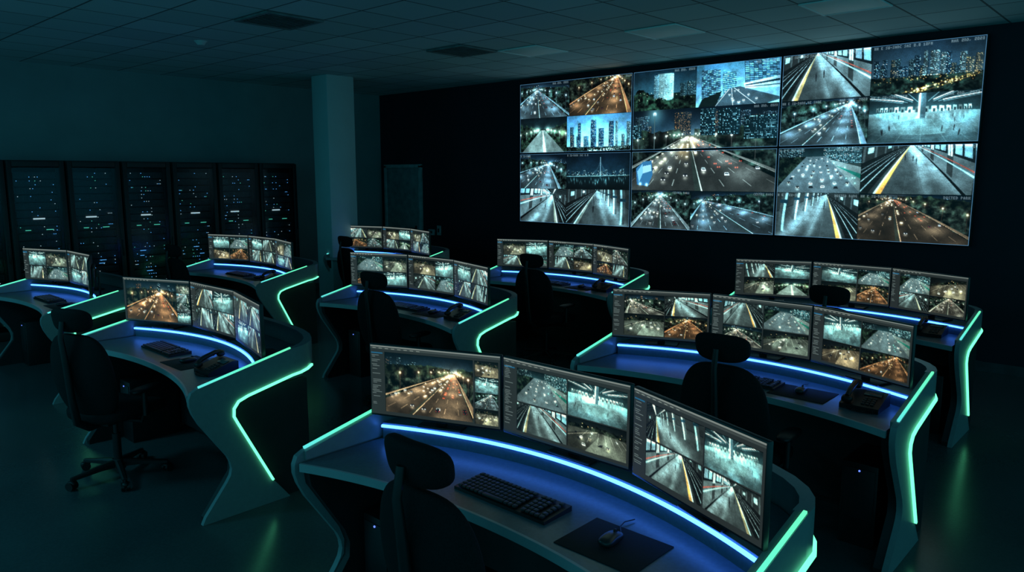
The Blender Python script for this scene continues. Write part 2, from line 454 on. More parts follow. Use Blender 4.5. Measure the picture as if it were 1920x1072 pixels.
def f_block(w, h, r):
    im = Im(w, h, .0, .15); im.vgrad((.04, .13, .18), (.16, .32, .37), 0, .6); im.vgrad((.04, .10, .09), (.02, .05, .05), .6, 1)
    for q in range(6): x0 = r.uniform(-.05, .95); building(im, r, x0, x0+.12, r.uniform(.3, .5), .7, (.7, .9, .9), (.07, .16, .19))
    building(im, r, .40, .66, .10, .86, (-.35, -.38, -.38), (.50, .66, .67), .85, 7); building(im, r, .34, .42, .12, .86, (.3, .4, .42), (.22, .34, .37), .7, 4)
    g = fbm(im.h, im.w, r, 10, 5); m = im.y > .62+.22*g-.25*np.exp(-((im.x-.1)/.2)**2); im.a[m] = (A_((.13, .24, .19))*np.clip((g-.35)*3.6, 0, 1.5)[..., None])[m]
    for q in range(16): im.glow(r.uniform(0, 1), r.uniform(.55, .8), .009, (.9, .95, .8))
    return im.fin(r, .4, 1.0)

def f_hall(w, h, r, n=14, rot=0.):
    im = Im(w, h, rot, .5); im.vgrad((.08, .15, .17), (.16, .28, .30), 0, .35); im.vgrad((.50, .66, .67), (.22, .33, .35), .34, 1)
    g = fbm(im.h, im.w, r, 3, 3); fl = im.y > .34; im.a[fl] = (im.a*(.5+1.0*g)[..., None])[fl]
    for q in range(9): im.seg((.5+(q-4)*.05, .16), (.5+(q-4)*.32, -.4), .007, (.45, .62, .64), .8)
    for q in range(5): im.seg((.5+(q-2)*.10, .12), (.5+(q-2)*.5, -.3), .009, (1, 1.1, 1.1))
    for q in range(16):
        x = -.1+q*.075; yy = .22+.05*math.cos((x-.5)*4); im.rect(x+.008, yy, x+.058, yy+.12, A_((.75, .95, .95))*r.uniform(.4, 1.1)); im.rect(x+.02, yy+.05, x+.045, yy+.12, (.12, .2, .22))
        im.glow(x+.03, yy+.22, .03, (.12, .15, .15), .5)
    im.rect(.46, -.2, .53, .52, (.22, .33, .36)); im.rect(.46, -.2, .48, .52, (.75, .9, .9))
    im.poly([(.20, .60), (.5, .50), (.82, .62), (.74, .86), (.28, .86)], (.34, .48, .49), .8)
    for q in range(9): im.seg((.5+(q-4)*.07, .5), (.5+(q-4)*.32, 1.2), .003, (.55, .7, .7), .5)
    for q in range(6): im.seg((-.2, .45+.1*q), (1.2, .45+.1*q), .003, (.5, .65, .65), .4)
    for q in range(n):
        x = r.uniform(0, 1); x = x*.28 if r.random() < .5 else 1-x*.32
        y = r.uniform(.5, 1.0); person(im, x, y, .08+.16*(y-.4))
    return im.fin(r, .4, 1.1)

def f_jam(w, h, r, rows=10, cols=6, rot=0.):
    im = Im(w, h, rot, .12); im.a[:] = (.14, .20, .20)
    im.vgrad((.03, .07, .09), (.1, .2, .22), 0, .22)
    building(im, r, .56, 1.1, -.1, .34, (.8, .98, 1), (.09, .18, .2), .6); building(im, r, -.1, .3, 0, .2, (.7, .9, .9), (.05, .1, .12))
    g = fbm(im.h, im.w, r, 10, 5); m = (im.y > .2) & (im.x < .36-.5*(im.y-.2)); im.a[m] = (A_((.12, .2, .16))*np.clip((g-.35)*3.5, 0, 1.4)[..., None])[m]
    im.poly([(.35, .2), (.6, .2), (1.2, 1.2), (-.2, 1.2)], (.28, .36, .38))
    im.poly([(.62, .26), (1.2, .5), (1.2, 1.3), (1.15, 1.2)], (.38, .46, .46)); im.poly([(.7, .4), (1.1, .62), (1.1, .75), (.82, .5)], (.1, .4, .36))
    for i in range(rows):
        t = .06+.94*(i/rows)**1.3
        for j in range(cols):
            if r.random() < .22: continue
            x0 = .37-.42*t; x1 = .6+.45*t; x = x0+(x1-x0)*(j+.5)/cols+r.normal()*.008; y = .22+.78*t+r.normal()*.01; s = .012+.042*t
            car(im, x, y, s, (.80, .88, .88) if r.random() < .55 else (.10, .13, .15), (1, 1, .9) if r.random() < .6 else None, slant=(.48-x)*.5)
    for q in range(8): im.glow(r.uniform(.65, 1), r.uniform(.3, .9), .012, (.4, .9, .8))
    return im.fin(r, .35, 1.1)

def f_bridge(w, h, r):
    im = Im(w, h, 0, .05); im.vgrad((.02, .06, .10), (.07, .17, .22), 0, .6); im.vgrad((.04, .11, .13), (.02, .04, .05), .6, 1)
    for q in range(22): x0 = r.uniform(-.05, 1); building(im, r, x0, x0+r.uniform(.02, .06), .6-r.uniform(.03, .16), .62, (.7, .85, .85), (.04, .10, .13), .5)
    for q in range(80): im.glow(r.uniform(0, 1), .61+r.normal()*.02, .007, A_((.8, .9, .8))*r.uniform(.3, 1))
    for c in (.55, ):
        im.seg((c, .62), (c, .12), .006, (.65, .82, .85), .9)
        for q in range(7):
            for sg in (-1, 1): im.seg((c, .14+.05*q), (c+sg*(.05+.025*q), .62), .0015, (.4, .6, .64), .45)
    im.seg((-.1, .66), (1.1, .61), .006, (.45, .62, .64))
    for q in range(50): im.glow(r.uniform(0, 1), r.uniform(.68, .85), .01, (.2, .3, .3), .25)
    return im.fin(r, .4, 1.1)

def f_park(w, h, r, rot=0.):
    im = Im(w, h, rot, .1); im.vgrad((.03, .07, .09), (.08, .16, .17), 0, .35); im.vgrad((.06, .10, .09), (.1, .15, .14), .35, 1)
    g = fbm(im.h, im.w, r, 12, 5); ed = .34-.5*np.abs(im.x-.5)*g*1.2; m = im.y > ed; im.a[m] = (A_((.11, .19, .15))*np.clip((g-.36)*3.8, 0, 1.5)[..., None])[m]
    m = im.poly([(.46, .36), (.54, .36), (1.1, 1.2), (-.1, 1.2)], (.36, .44, .43))
    im.poly([(.495, .36), (.505, .36), (.60, 1.2), (.52, 1.2)], (.75, .85, .82))
    for q in range(7):
        t = .12*1.42**q
        for sx in (-.25, 1.25):
            p = L((.5, .35), (sx, .9), t); q2 = (p[0], p[1]-.32*t-.04); im.seg(p, q2, .004, (.4, .5, .5)); im.glow(q2[0], q2[1], .016, (1.3, 1.3, 1.2)); im.glow(q2[0], q2[1], .09, (.22, .27, .25))
    im.glow(.95, .45, .12, (.4, .42, .36))
    return im.fin(r, .45, 1.1)

def f_lot(w, h, r, warm=.4, rot=0.):
    im = Im(w, h, rot, .2); g = A_((.38, .46, .44))*(1-warm)+A_((.58, .46, .32))*warm
    im.vgrad((.03, .05, .06), (.08, .11, .11), 0, .3); im.vgrad(g*.5, g*.95, .27, 1)
    f = fbm(im.h, im.w, r, 12, 5); m = (im.y > .2*f+.05) & (im.y < .3); im.a[m] = (A_((.12, .17, .14))*np.clip((f-.35)*3.6, 0, 1.5)[..., None])[m]
    im.poly([(-.2, .62), (.48, .3), (.60, .3), (.25, 1.2), (-.2, 1.2)], g*.4)
    for q in range(8): im.seg((.35+.10*q, .32), (.18+.17*q, .70), .004, (.8, .86, .82), .7)
    im.seg((-.1, .66), (.52, .3), .006, (.8, .82, .75), .8)
    for q in range(9):
        t = q/9; y = .40+.55*t*r.uniform(.7, 1); x = r.uniform(.08, .95); s = .03+.09*(y-.25)
        car(im, x, y, s, (.78, .85, .85) if r.random() < .5 else (.09, .11, .13), (.8, .75, .6) if r.random() < .4 else None, slant=r.uniform(-.6, .6))
    for q in range(6): im.glow(r.uniform(0, 1), r.uniform(.06, .26), .012, (1.2, 1.1, .8)); im.glow(r.uniform(0, 1), r.uniform(.3, .8), .16, g*.3)
    return im.fin(r, .45, 1.1)

def paste(c, x0, y0, x1, y1, fn, seed, cap=None, **k):
    H, W = c.shape[:2]
    i0, i1, j0, j1 = round(y0*H), round(y1*H), round(x0*W), round(x1*W)
    r = np.random.default_rng(seed)
    a = fn(j1-j0, i1-i0, r, **k)
    a[:1] *= .15; a[:, :1] *= .15
    if cap:
        text(a, 3, 3, cap[0])
        if len(cap) > 1: text(a, max(2, a.shape[1]-4*len(cap[1])-3), 3, cap[1])
    c[i0:i1, j0:j1] = a

def lin(a): return np.where(a <= .04045, a/12.92, ((a+.055)/1.055)**2.4)

def screen_obj(name, img, W, H, z0, x, parent, material):
    """dense vertex-coloured grid facing -X; image left = +Y"""
    h, w = img.shape[:2]
    ys = W/2-W*np.arange(w)/(w-1); zs = z0+H-H*np.arange(h)/(h-1)
    V = np.zeros((h, w, 3)); V[..., 0] = x; V[..., 1] = ys[None]; V[..., 2] = zs[:, None]
    idx = np.arange(h*w).reshape(h, w)
    F = np.stack([idx[:-1, :-1], idx[1:, :-1], idx[1:, 1:], idx[:-1, 1:]], -1).reshape(-1, 4)
    me = bpy.data.meshes.new(name); me.from_pydata(V.reshape(-1, 3).tolist(), [], F.tolist())
    at = me.color_attributes.new('feed', 'FLOAT_COLOR', 'POINT')
    c = np.ones((h*w, 4), np.float32); c[:, :3] = lin(np.clip(img, 0, 1)).reshape(-1, 3)
    at.data.foreach_set('color', c.ravel()); me.materials.append(material)
    o = bpy.data.objects.new(name, me); COL.objects.link(o); o.parent = parent
    return o

# ------------------------------------------------------------------ room
HC = 3.475; XV = 8.86; YR = 11.55; X0 = -3.0; Y0 = -3.0
m, nt, b = new_mat('floor_vinyl')
tc = nt.nodes.new('ShaderNodeTexCoord'); n1 = nt.nodes.new('ShaderNodeTexNoise'); n1.inputs['Scale'].default_value = 1.2
n2 = nt.nodes.new('ShaderNodeTexVoronoi'); n2.inputs['Scale'].default_value = 70
mx = nt.nodes.new('ShaderNodeMath'); mx.operation = 'MULTIPLY_ADD'; mx.inputs[1].default_value = .35
r1 = nt.nodes.new('ShaderNodeValToRGB'); r1.color_ramp.elements[0].color = (.035, .045, .05, 1); r1.color_ramp.elements[1].color = (.085, .10, .105, 1)
nt.links.new(tc.outputs['Object'], n1.inputs['Vector']); nt.links.new(tc.outputs['Object'], n2.inputs['Vector'])
nt.links.new(n2.outputs['Distance'], mx.inputs[0]); nt.links.new(n1.outputs['Fac'], mx.inputs[2])
nt.links.new(mx.outputs[0], r1.inputs['Fac']); nt.links.new(r1.outputs['Color'], b.inputs['Base Color'])
b.inputs['Roughness'].default_value = .24
M_floor = m
m, nt, b = new_mat('ceiling_tile')
tc = nt.nodes.new('ShaderNodeTexCoord'); sp = nt.nodes.new('ShaderNodeSeparateXYZ'); nt.links.new(tc.outputs['Object'], sp.inputs[0])
def M2(op, a, bb):
    x = nt.nodes.new('ShaderNodeMath'); x.operation = op
    for i, q in enumerate((a, bb)):
        if isinstance(q, (int, float)): x.inputs[i].default_value = q
        else: nt.links.new(q, x.inputs[i])
    return x.outputs[0]
lines = []; cells = []
for ax, off in (('X', .05), ('Y', .37)):
    q = M2('DIVIDE', M2('SUBTRACT', sp.outputs[ax], off-60), .6)
    fr = M2('FRACT', q, 0); cells.append(M2('FLOOR', q, 0))
    d = M2('ABSOLUTE', M2('SUBTRACT', fr, .5), 0); lines.append(M2('GREATER_THAN', d, .484))
ln = M2('MAXIMUM', lines[0], lines[1])
cb = nt.nodes.new('ShaderNodeCombineXYZ'); nt.links.new(cells[0], cb.inputs[0]); nt.links.new(cells[1], cb.inputs[1])
wn = nt.nodes.new('ShaderNodeTexWhiteNoise'); nt.links.new(cb.outputs[0], wn.inputs['Vector'])
r1 = nt.nodes.new('ShaderNodeValToRGB'); r1.color_ramp.elements[0].color = (.44, .54, .57, 1); r1.color_ramp.elements[1].color = (.54, .65, .68, 1)
nt.links.new(wn.outputs['Value'], r1.inputs['Fac'])
mixc = nt.nodes.new('ShaderNodeMix'); mixc.data_type = 'RGBA'; nt.links.new(ln, mixc.inputs[0]); nt.links.new(r1.outputs['Color'], mixc.inputs[6]); mixc.inputs[7].default_value = (.10, .13, .14, 1)
nt.links.new(mixc.outputs[2], b.inputs['Base Color']); b.inputs['Roughness'].default_value = .8
M_ceil = m
M_wallr = mat('wall_teal_gray', (.20, .30, .32), .8, vary=.08, scale=2)
M_wallv = mat('wall_navy', (.009, .011, .023), .7, vary=.15, scale=2)
M_pillar = mat('pillar_paint', (.45, .58, .60), .7, vary=.05, scale=2)
M_base = mat('baseboard_paint', (.06, .07, .08), .5)

def slab(name, c, s, m):
    return MB().box(c, s).done(name, None, m, smooth=False, kind='structure')
slab('floor', ((X0+XV)/2, (Y0+YR)/2, -.05), (XV-X0+.4, YR-Y0+.4, .1), M_floor)
slab('ceiling', ((X0+XV)/2, (Y0+YR)/2, HC+.05), (XV-X0+.4, YR-Y0+.4, .1), M_ceil)
slab('wall_back', ((X0+XV)/2, YR+.1, HC/2), (XV-X0, .2, HC), M_wallr)
slab('wall_front', (XV+.1, (Y0+YR)/2, HC/2), (.2, YR-Y0, HC), M_wallv)
slab('baseboard_front', (XV-.008, (Y0+10.2)/2, .05), (.016, 10.2-Y0, .1), M_base)
slab('baseboard_back', ((X0+XV)/2, YR-.008, .05), (XV-X0-.04, .016, .1), M_base)
p = MB().box((0, 0, HC/2), (.48, .40, HC), .008)
p.box((0, 0, .05), (.50, .42, .1), .004)
o = p.done('pillar', None, M_pillar, kind='structure'); o.location = (6.70, 9.87, 0)
o.name = 'pillar_1'  # the free-standing square pillar with its base block
o = MB().box((0, 0, 1.07), (.04, .92, 2.14), .003).done('door_1', None, mat('door_paint', (.20, .28, .30), .5), kind='structure'); o.location = (XV-.022, 10.87, 0)
f = MB(); f.box((0, -.49, 1.09), (.06, .06, 2.18), .004); f.box((0, .49, 1.09), (.06, .06, 2.18), .004); f.box((0, 0, 2.17), (.06, 1.04, .06), .004)
o = f.done('trim_2', None, mat('door_frame_paint', (.32, .42, .44), .5), kind='structure'); o.location = (XV-.032, 10.87, 0)
hd = thing('door_handle', 'dark metal lever handle on the gray door', 'door handle', (XV-.05, 10.5, 1.02))
hb = MB(); hb.box((0, 0, 0), (.012, .045, .16), .003); hb.done('plate', hd, M_metal)
hb = MB(); hb.tube([(0, 0, .03), (-.05, 0, .03), (-.055, .03, .03), (-.055, .12, .03)], .009); hb.done('lever', hd, M_metal)
M_sw = mat('switch_plastic', (.35, .42, .44), .5)
for (yy, zz, w_, h_) in ((10.12, .94, .16, .10), (9.92, .98, .09, .17)):
    s_ = thing('wall_switch', 'small gray control box mounted on the dark wall', 'switch', (XV-.012, yy, zz+.06), group='wall control boxes')
    MB().box((0, 0, 0), (.024, w_, h_), .005).done('housing', s_, M_sw)
    MB().box((-.014, 0, 0), (.008, w_*.4, h_*.4), .002).done('button', s_, M_plastic)

# ceiling items
M_diff = mat('light_diffuser', (.93, .97, .98), .6, vary=.03)
M_vent = mat('vent_metal', (.16, .19, .20), .5)
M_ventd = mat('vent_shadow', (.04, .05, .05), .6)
def cell(x, y): return (math.floor((x-.05)/.6)*.6+.35, math.floor((y-.37)/.6)*.6+.67)
for i, (x, y) in enumerate([(6.9, 4.26), (7.06, 6.12), (6.99, 2.42), (6.3, 1.8), (7.5, .9)]):
    cx, cy = cell(x, y)
    t = thing('ceiling_light_panel', 'switched-off square light panel set into the tiled ceiling', 'ceiling light', (cx, cy, HC), group='ceiling light panels')
    MB().box((0, 0, -.006), (.56, .56, .008), .002).done('diffuser', t, M_diff)
    f = MB()
    for sx in (-1, 1): f.box((sx*.288, 0, -.008), (.02, .596, .014), .002); f.box((0, sx*.288, -.008), (.556, .02, .014), .002)
    f.done('frame', t, M_diff)
for (x, y) in [(3.76, 6.8), (6.42, 6.94)]:
    cx, cy = cell(x, y)
    t = thing('ceiling_vent', 'square louvred air vent in the tiled ceiling', 'air vent', (cx, cy, HC), group='ceiling vents')
    f = MB()
    for sx in (-1, 1): f.box((sx*.28, 0, -.012), (.04, .6, .022), .003); f.box((0, sx*.28, -.012), (.52, .04, .022), .003)
    f.done('frame', t, M_vent)
    f = MB()
    for k in range(9):
        M = Matrix.Translation((0, -.23+.0575*k, -.012)) @ Matrix.Rotation(.7, 4, 'X'); f.box((0, 0, 0), (.52, .045, .004), 0, M)
    f.done('louvres', t, M_vent)
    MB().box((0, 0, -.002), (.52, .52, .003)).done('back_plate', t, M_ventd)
t = thing('smoke_detector', 'round smoke detector fixed to the ceiling', 'smoke detector', (3.97, 8.35, HC))
M_smoke = mat('detector_plastic', (.5, .58, .6), .6, vary=.03)
MB().cyl((0, 0, -.012), (0, 0, 0), .065, .07, 28).done('base', t, M_smoke)
MB().cyl((0, 0, -.045), (0, 0, -.012), .035, .058, 28).done('sensor', t, M_smoke)

# ------------------------------------------------------------------ video wall
PW, PH = 2.065, 1.052
YL = 7.92; ZB = 2.01-.728
NW, NH = 360, 184; HH = NH//2
def canvas(w, h): return np.zeros((h, w, 3))
D = 'MAR 2ND, 2023'
P = {}
c = canvas(NW, NH)
paste(c, 0, 0, .47, .5, f_road, 1, cap=('', D), warm=.0, vp=(.35, .2), bl=-.3, br=1.1, cars=16, rot=-.06)
paste(c, .47, 0, 1, .5, f_road, 2, cap=('', D), warm=.75, vp=(.80, .02), bl=-.5, br=.95, cars=22, bld=3, rot=.05, traffic=70)
paste(c, 0, .5, .45, 1, f_park, 3); paste(c, .45, .5, 1, 1, f_city, 4, day=1., hz=.88, warm=0, n=7, tall=.78)
P[0, 0] = c
c = canvas(NW, NH)
paste(c, 0, 0, .45, .5, f_road, 5, cap=('# SU-BANK', ), warm=.0, vp=(.62, .25), bl=-.6, br=.9, cars=10, lit=1.05, rot=-.1)
paste(c, .45, 0, 1, .5, f_bridge, 6, cap=('# SU-BANK SAI 0.8', ))
paste(c, 0, .5, .45, 1, f_plat, 7, flip=True, yel=.1, vp=(.3, .12), people=1, rot=.12); paste(c, .45, .5, 1, 1, f_plat, 8, yel=.0, vp=(.5, .02), train=False, people=9)
P[0, 1] = c
bw, bh = NW, NH
big = f_road(bw, bh, np.random.default_rng(9), warm=.25, vp=(.42, .33), bl=-.30, br=1.30, cars=20, bld=12, lit=.85, k=.05, traffic=80)
bi = Im(bw//2, bh//2, 0, 0); bi.a = big
for sd, (a0, a1, b0, b1) in enumerate(((.50, .60, .02, .34), (.62, .76, .03, .34), (.79, 1.0, .13, .40), (.0, .07, .18, .36))):
    building(bi, np.random.default_rng(3+sd), a0, a1, b0, b1, (.6, .88, .92), (.04, .12, .15), .45)
bi.glow(.17, .05, .02, (1.2, 1.2, 1.2)); bi.glow(.17, .05, .12, (.25, .42, .42)); bi.seg((.17, .05), (.17, .5), .004, (.3, .4, .4)); bi.seg((.05, .1), (.05, .6), .004, (.2, .3, .3))
bi.glow(.38, .5, .09, (.45, .36, .22)); bi.glow(.46, .42, .05, (.5, .4, .25))
bi.poly([(.045, .93), (.035, .72), (.09, .63), (.155, .62), (.165, .80), (.13, .95)], (.20, .45, .62)); bi.poly([(.06, .80), (.09, .69), (.15, .67), (.155, .75)], (.65, .88, 1)); bi.poly([(.045, .76), (.085, .66), (.09, .78), (.06, .9)], (.5, .8, .95)); bi.glow(.07, .92, .02, (.8, .95, 1)); bi.glow(.12, .93, .02, (.8, .95, 1))
big = np.clip(bi.a, 0, 1); text(big, NW-4*13-3, 3, D)
c = canvas(NW, NH)
paste(c, 0, 0, .46, .5, f_block, 10, cap=('', D)); paste(c, .46, 0, 1, .5, f_glass, 11, cap=('', D))
c[HH:] = big[:HH]; P[1, 0] = c
c = canvas(NW, NH); c[:HH] = big[HH:]
paste(c, 0, .5, .45, 1, f_road, 12, cap=('', 'CENTER RONG'), warm=.15, vp=(.5, .1), bl=.0, br=1.0, cars=24, lit=.8, bld=3); paste(c, .45, .5, 1, 1, f_road, 13, cap=('', 'CENTER RONG'), warm=0., vp=(.15, .15), bl=-.2, br=1.6, cars=14, lit=1.1, rot=.08)
P[1, 1] = c
c = canvas(NW, NH)
paste(c, 0, 0, .48, .5, f_plat, 14, cap=('## E SU-SANC SAI 0.8', D), yel=.6, vp=(.40, -.02), fw=.6, people=2); paste(c, .48, 0, 1, .5, f_city, 15, cap=('## E SU-SANC SAI 0.8 10PM', D), day=.14, hz=.66, warm=.85, n=12, tall=.48)
paste(c, 0, .5, .48, 1, f_road, 16, cap=('## E SU-BANK RE SANE', D), warm=.0, vp=(.82, .12), bl=-.5, br=.95, cars=5, lit=1.15, rot=.05); paste(c, .48, .5, 1, 1, f_hall, 17, cap=('## E SU-SANC TEM', D))
P[2, 0] = c
c = canvas(NW, NH)
paste(c, 0, 0, .46, .5, f_jam, 18, cap=('# 6 E EU-SANE', 'BUSTED RONG')); paste(c, .46, 0, 1, .5, f_plat, 19, cap=('', 'BUSTED RONG'), yel=1., vp=(.45, -.05), people=3, lit=1.0)
paste(c, 0, .5, .46, 1, f_plat, 20, cap=('# 6 E EU-SAN', 'BUSTED RONG'), yel=.9, vp=(.4, .0), flip=True, people=2, lit=1.0, rot=.1, train=False); paste(c, .46, .5, 1, 1, f_road, 21, cap=('## E SU-BANK', 'BUSTED PARK'), warm=.6, vp=(.30, .1), bl=-.4, br=1.2, cars=12, bld=3, rot=-.05, lit=.75, traffic=60)
P[2, 1] = c
for (i, j), img in P.items():
    e_ = A_((.38, .58, .72))
    img[:1] = e_; img[-1:] = e_; img[:, :1] = e_; img[:, -1:] = e_
    yc = YL-PW*(i+.5); z0 = ZB+PH*(1-j)
    t = thing('video_wall_display', 'large thin-bezel wall display tiled with city and station camera feeds', 'display screen', (XV-.10, yc, z0), group='video wall displays')
    MB().box((.045, 0, PH/2), (.09, PW-.004, PH-.004), .004).done('casing', t, M_case)
    screen_obj('screen', img*A_((.94, 1.0, 1.04)), PW-.026, PH-.026, .013, -.002, t, M_feedW)

# ------------------------------------------------------------------ server racks
M_unit = mat('server_face', (.04, .047, .052), .5, metal=.1, vary=.3, scale=60)
m, nt, b = new_mat('door_glass')
out = nt.nodes['Material Output']; nt.nodes.remove(b)
tr = nt.nodes.new('ShaderNodeBsdfTransparent'); tr.inputs[0].default_value = (.85, .88, .9, 1)
gl = nt.nodes.new('ShaderNodeBsdfGlossy'); gl.inputs['Roughness'].default_value = .16; gl.inputs[0].default_value = (.6, .85, 1, 1)
fr = nt.nodes.new('ShaderNodeFresnel'); fr.inputs[0].default_value = 1.5
mm = nt.nodes.new('ShaderNodeMath'); mm.operation = 'MULTIPLY'; mm.inputs[1].default_value = .5; nt.links.new(fr.outputs[0], mm.inputs[0])
ms = nt.nodes.new('ShaderNodeMixShader'); nt.links.new(mm.outputs[0], ms.inputs[0]); nt.links.new(tr.outputs[0], ms.inputs[1]); nt.links.new(gl.outputs[0], ms.inputs[2]); nt.links.new(ms.outputs[0], out.inputs[0])
M_glass = m
RW, RD, RH = .63, .85, 2.19
cab = unit = None
for k, x in enumerate((1.24, 1.90, 2.55, 3.21, 3.87, 4.53, 5.19, 5.84)):
    t = thing('server_rack', 'tall black glass-door server rack with blinking status lights', 'server rack', (x+RW/2, 10.60, 0), group='server racks along the wall')
    if cab is None:
        f = MB()
        for sx in (-1, 1): f.box((sx*(RW/2-.012), RD/2+.02, RH/2), (.024, RD-.04, RH), .004)
        f.box((0, RD/2+.02, RH-.02), (RW-.05, RD-.04, .04), .004); f.box((0, RD/2+.02, .05), (RW-.05, RD-.04, .1), .004); f.box((0, RD-.012, RH/2), (RW-.05, .02, RH-.15))
        for sx in (-1, 1): f.box((sx*.255, .10, RH/2), (.03, .03, RH-.15))
        cab = f.done('cabinet', t, M_dark)
        f = MB()
        for sx in (-1, 1): f.box((sx*(RW/2-.03), .01, RH/2), (.055, .02, RH-.02), .004)
        f.box((0, .01, RH-.045), (RW-.12, .02, .07), .004); f.box((0, .01, .06), (RW-.12, .02, .1), .004)
        df = f.done('door_frame', t, M_dark)
        gls = MB().box((0, .008, RH/2), (RW-.115, .005, RH-.18)).done('door_glass', df, M_glass, smooth=False)
        hn = MB().box((RW/2-.03, -.012, 1.05), (.016, .024, .22), .006).done('handle', df, M_metal)
        f = MB(); f.box((0, .38, 0), (.48, .55, .082), .003)
        for q in range(14): f.box((-.12+.018*q, .103, 0), (.006, .006, .05))
        for sx in (-1, 1): f.box((sx*.225, .095, 0), (.012, .02, .05), .003)
        unit = f.done('server_unit', t, M_unit); unit.location = (0, 0, .2)
    else:
        c2 = cab.copy(); COL.objects.link(c2); c2.parent = t
        d2 = df.copy(); COL.objects.link(d2); d2.parent = t
        for q in (gls, hn): e = q.copy(); COL.objects.link(e); e.parent = d2
    for q in range(0 if unit.parent != t else 1, 20):
        u2 = unit.copy(); COL.objects.link(u2); u2.parent = t; u2.location = (0, 0, .2+.095*q)
    lm = MB(); rr = random.Random(k+3)
    dens = 0
    for q in range(40):
        z = .18+.0475*q
        if q % 3 == 0: dens = rr.choice((.12, .3, .45, .6))
        sub = rr.choice(([-.2, -.185, -.17, -.05, 0], [-.06, -.03, .0, .03, .06], [.03, .16, .18, .2], [-.2, -.06, .0, .06, .2]))
        for e in sub:
            if rr.random() < dens: lm.box((e, .088, z), (.007, .008, .007), mi=rr.choice((0, 1, 1, 1, 2, 2)))
    for q in range(3):
        z = rr.uniform(.5, 1.0); lm.box((rr.uniform(-.15, .12), .088, z), (rr.uniform(.03, .08), .006, .006), mi=1)
    lm.box((-.05+.03*(k % 3), .088, 1.47), (.13, .006, .018), mi=2)
    lm.box((-.12, .088, 1.33), (.06, .006, .008), mi=0); lm.box((.12, .088, 1.33), (.08, .006, .008), mi=0)
    lm.done('status_lights', t, [M_ledg, M_ledb, M_ledw], smooth=False, kind='stuff')

# ------------------------------------------------------------------ console
def xarc(y): return -.25*(y/.98)**2
REAR = [(.0, -1.0), (.06, -.998), (.12, -.975), (.18, -.93), (.235, -.86), (.285, -.76), (.325, -.62), (.352, -.45), (.372, -.25), (.38, 0)]
REAR = REAR+[(x, -y) for x, y in REAR[-2::-1]]
def inset(path, d):
    out = []
    for i, p in enumerate(path):
        a = Vector(path[max(0, i-1)]); b_ = Vector(path[min(len(path)-1, i+1)]); t = (b_-a).normalized()
        out.append((p[0]-t.y*d, p[1]+t.x*d))
    return out
REAR_IN = inset(REAR, .05)
console0 = thing('control_console', 'curved gray control desk with green and blue light strips', 'desk', (0, 0, 0), group='control consoles')
fr_ = [(-.455-.175*(abs(y)/.95)**2.2, y) for y in np.linspace(.95, -.95, 31)]
back = [p for p in inset(REAR, .055) if abs(p[1]) < .945]
MB().prism(fr_+[(-.05, -.95)]+back+[(-.05, .95)], .735, .77).done('worktop', console0, M_desk)
MB().sweep([(x-.006, y, .7525) for x, y in fr_], .012, .036, (0, 0, 1)).done('edge_trim', console0, M_edge)
fa = [(xarc(y)+.03, y) for y in np.linspace(.935, -.935, 31)]
back2 = [p for p in inset(REAR, .058) if abs(p[1]) < .93]
MB().prism(fa+back2, .7705, .85).done('monitor_shelf', console0, M_desk)
MB().sweep([(xarc(y)+.024, y, .835) for y in np.linspace(.935, -.935, 41)], .011, .011, (0, 0, 1)).done('led_strip', console0, M_blue, smooth=False, label='blue light strip')
PROF = [(-.60, .812), (.0, .945), (.0, .775), (-.30, .712), (-.355, .69), (-.388, .655), (-.392, .61), (-.375, .57), (-.165, .15), (-.05, .0), (-.615, .0), (-.595, .04), (-.455, .215), (-.432, .25), (-.422, .29), (-.428, .33), (-.445, .37), (-.60, .60), (-.635, .67), (-.65, .72), (-.65, .76), (-.635, .795)]
bk = [p for p in inset(REAR, .075) if p[0] > .1]
f = MB(); f.prism([(.10, bk[0][1])]+bk+[(.10, bk[-1][1])], .0, .735)
LIN = [(.12, .0), (.12, .732), (-.61, .732), (-.60, .665), (-.435, .40), (-.41, .33), (-.415, .26), (-.59, .03), (-.59, .0)]
for sg in (-1, 1):
    f.prism(LIN, sg*.925, sg*.970, 'y')
f.box((.03, 0, .40), (.02, 1.84, .66))
f.done('cabinet', console0, M_dark)
def rimz(x): return .815+.135*min(1, max(0, (x+.6)/.62))
rr_ = []
for (a, b_) in zip(REAR, REAR_IN):
    zt = min(.965, .945+a[0]*.06); zl = .775+max(0, a[0])*.1
    rr_.append([(a[0], a[1], zl), (a[0], a[1], zt), (b_[0], b_[1], zt), (b_[0], b_[1], zl)])
MB().rings(rr_).done('rear_shell', console0, M_panel)
STRIP = [(-.165, .145), (-.375, .562), (-.395, .605), (-.392, .652), (-.362, .690), (-.30, .712), (0, .778)]
for sg in (-1, 1):
    sp_ = MB().prism(PROF, sg*.9705, sg*1.0, 'y')
    sp_.prism([(-.60, .812), (.0, .945), (.0, .775), (-.60, .775)], sg*.957, sg*.9702, 'y')
    sp_ = sp_.done('side_panel', console0, M_panel)
    out_ = inset(REAR, -.006)[1:4]
    path = [(x, sg*1.006, z) for x, z in STRIP]+[(x, -sg*y if sg > 0 else y, .778+.12*x) for x, y in out_]
    nr = [(0, sg, 0)]*len(STRIP)+[(.35*i, sg, 0) for i in range(1, len(out_)+1)]
    MB().sweep(path, .013, .015, nr).done('led_strip', sp_, M_green, smooth=False, label='green light strip')
    path = [(x, sg*.990, rimz(x)+.002) for x in np.linspace(-.59, .0, 9)]
    MB().sweep(path, .012, .011, (0, 0, 1)).done('led_strip', sp_, M_rim, smooth=False, label='cyan-green rim light strip')

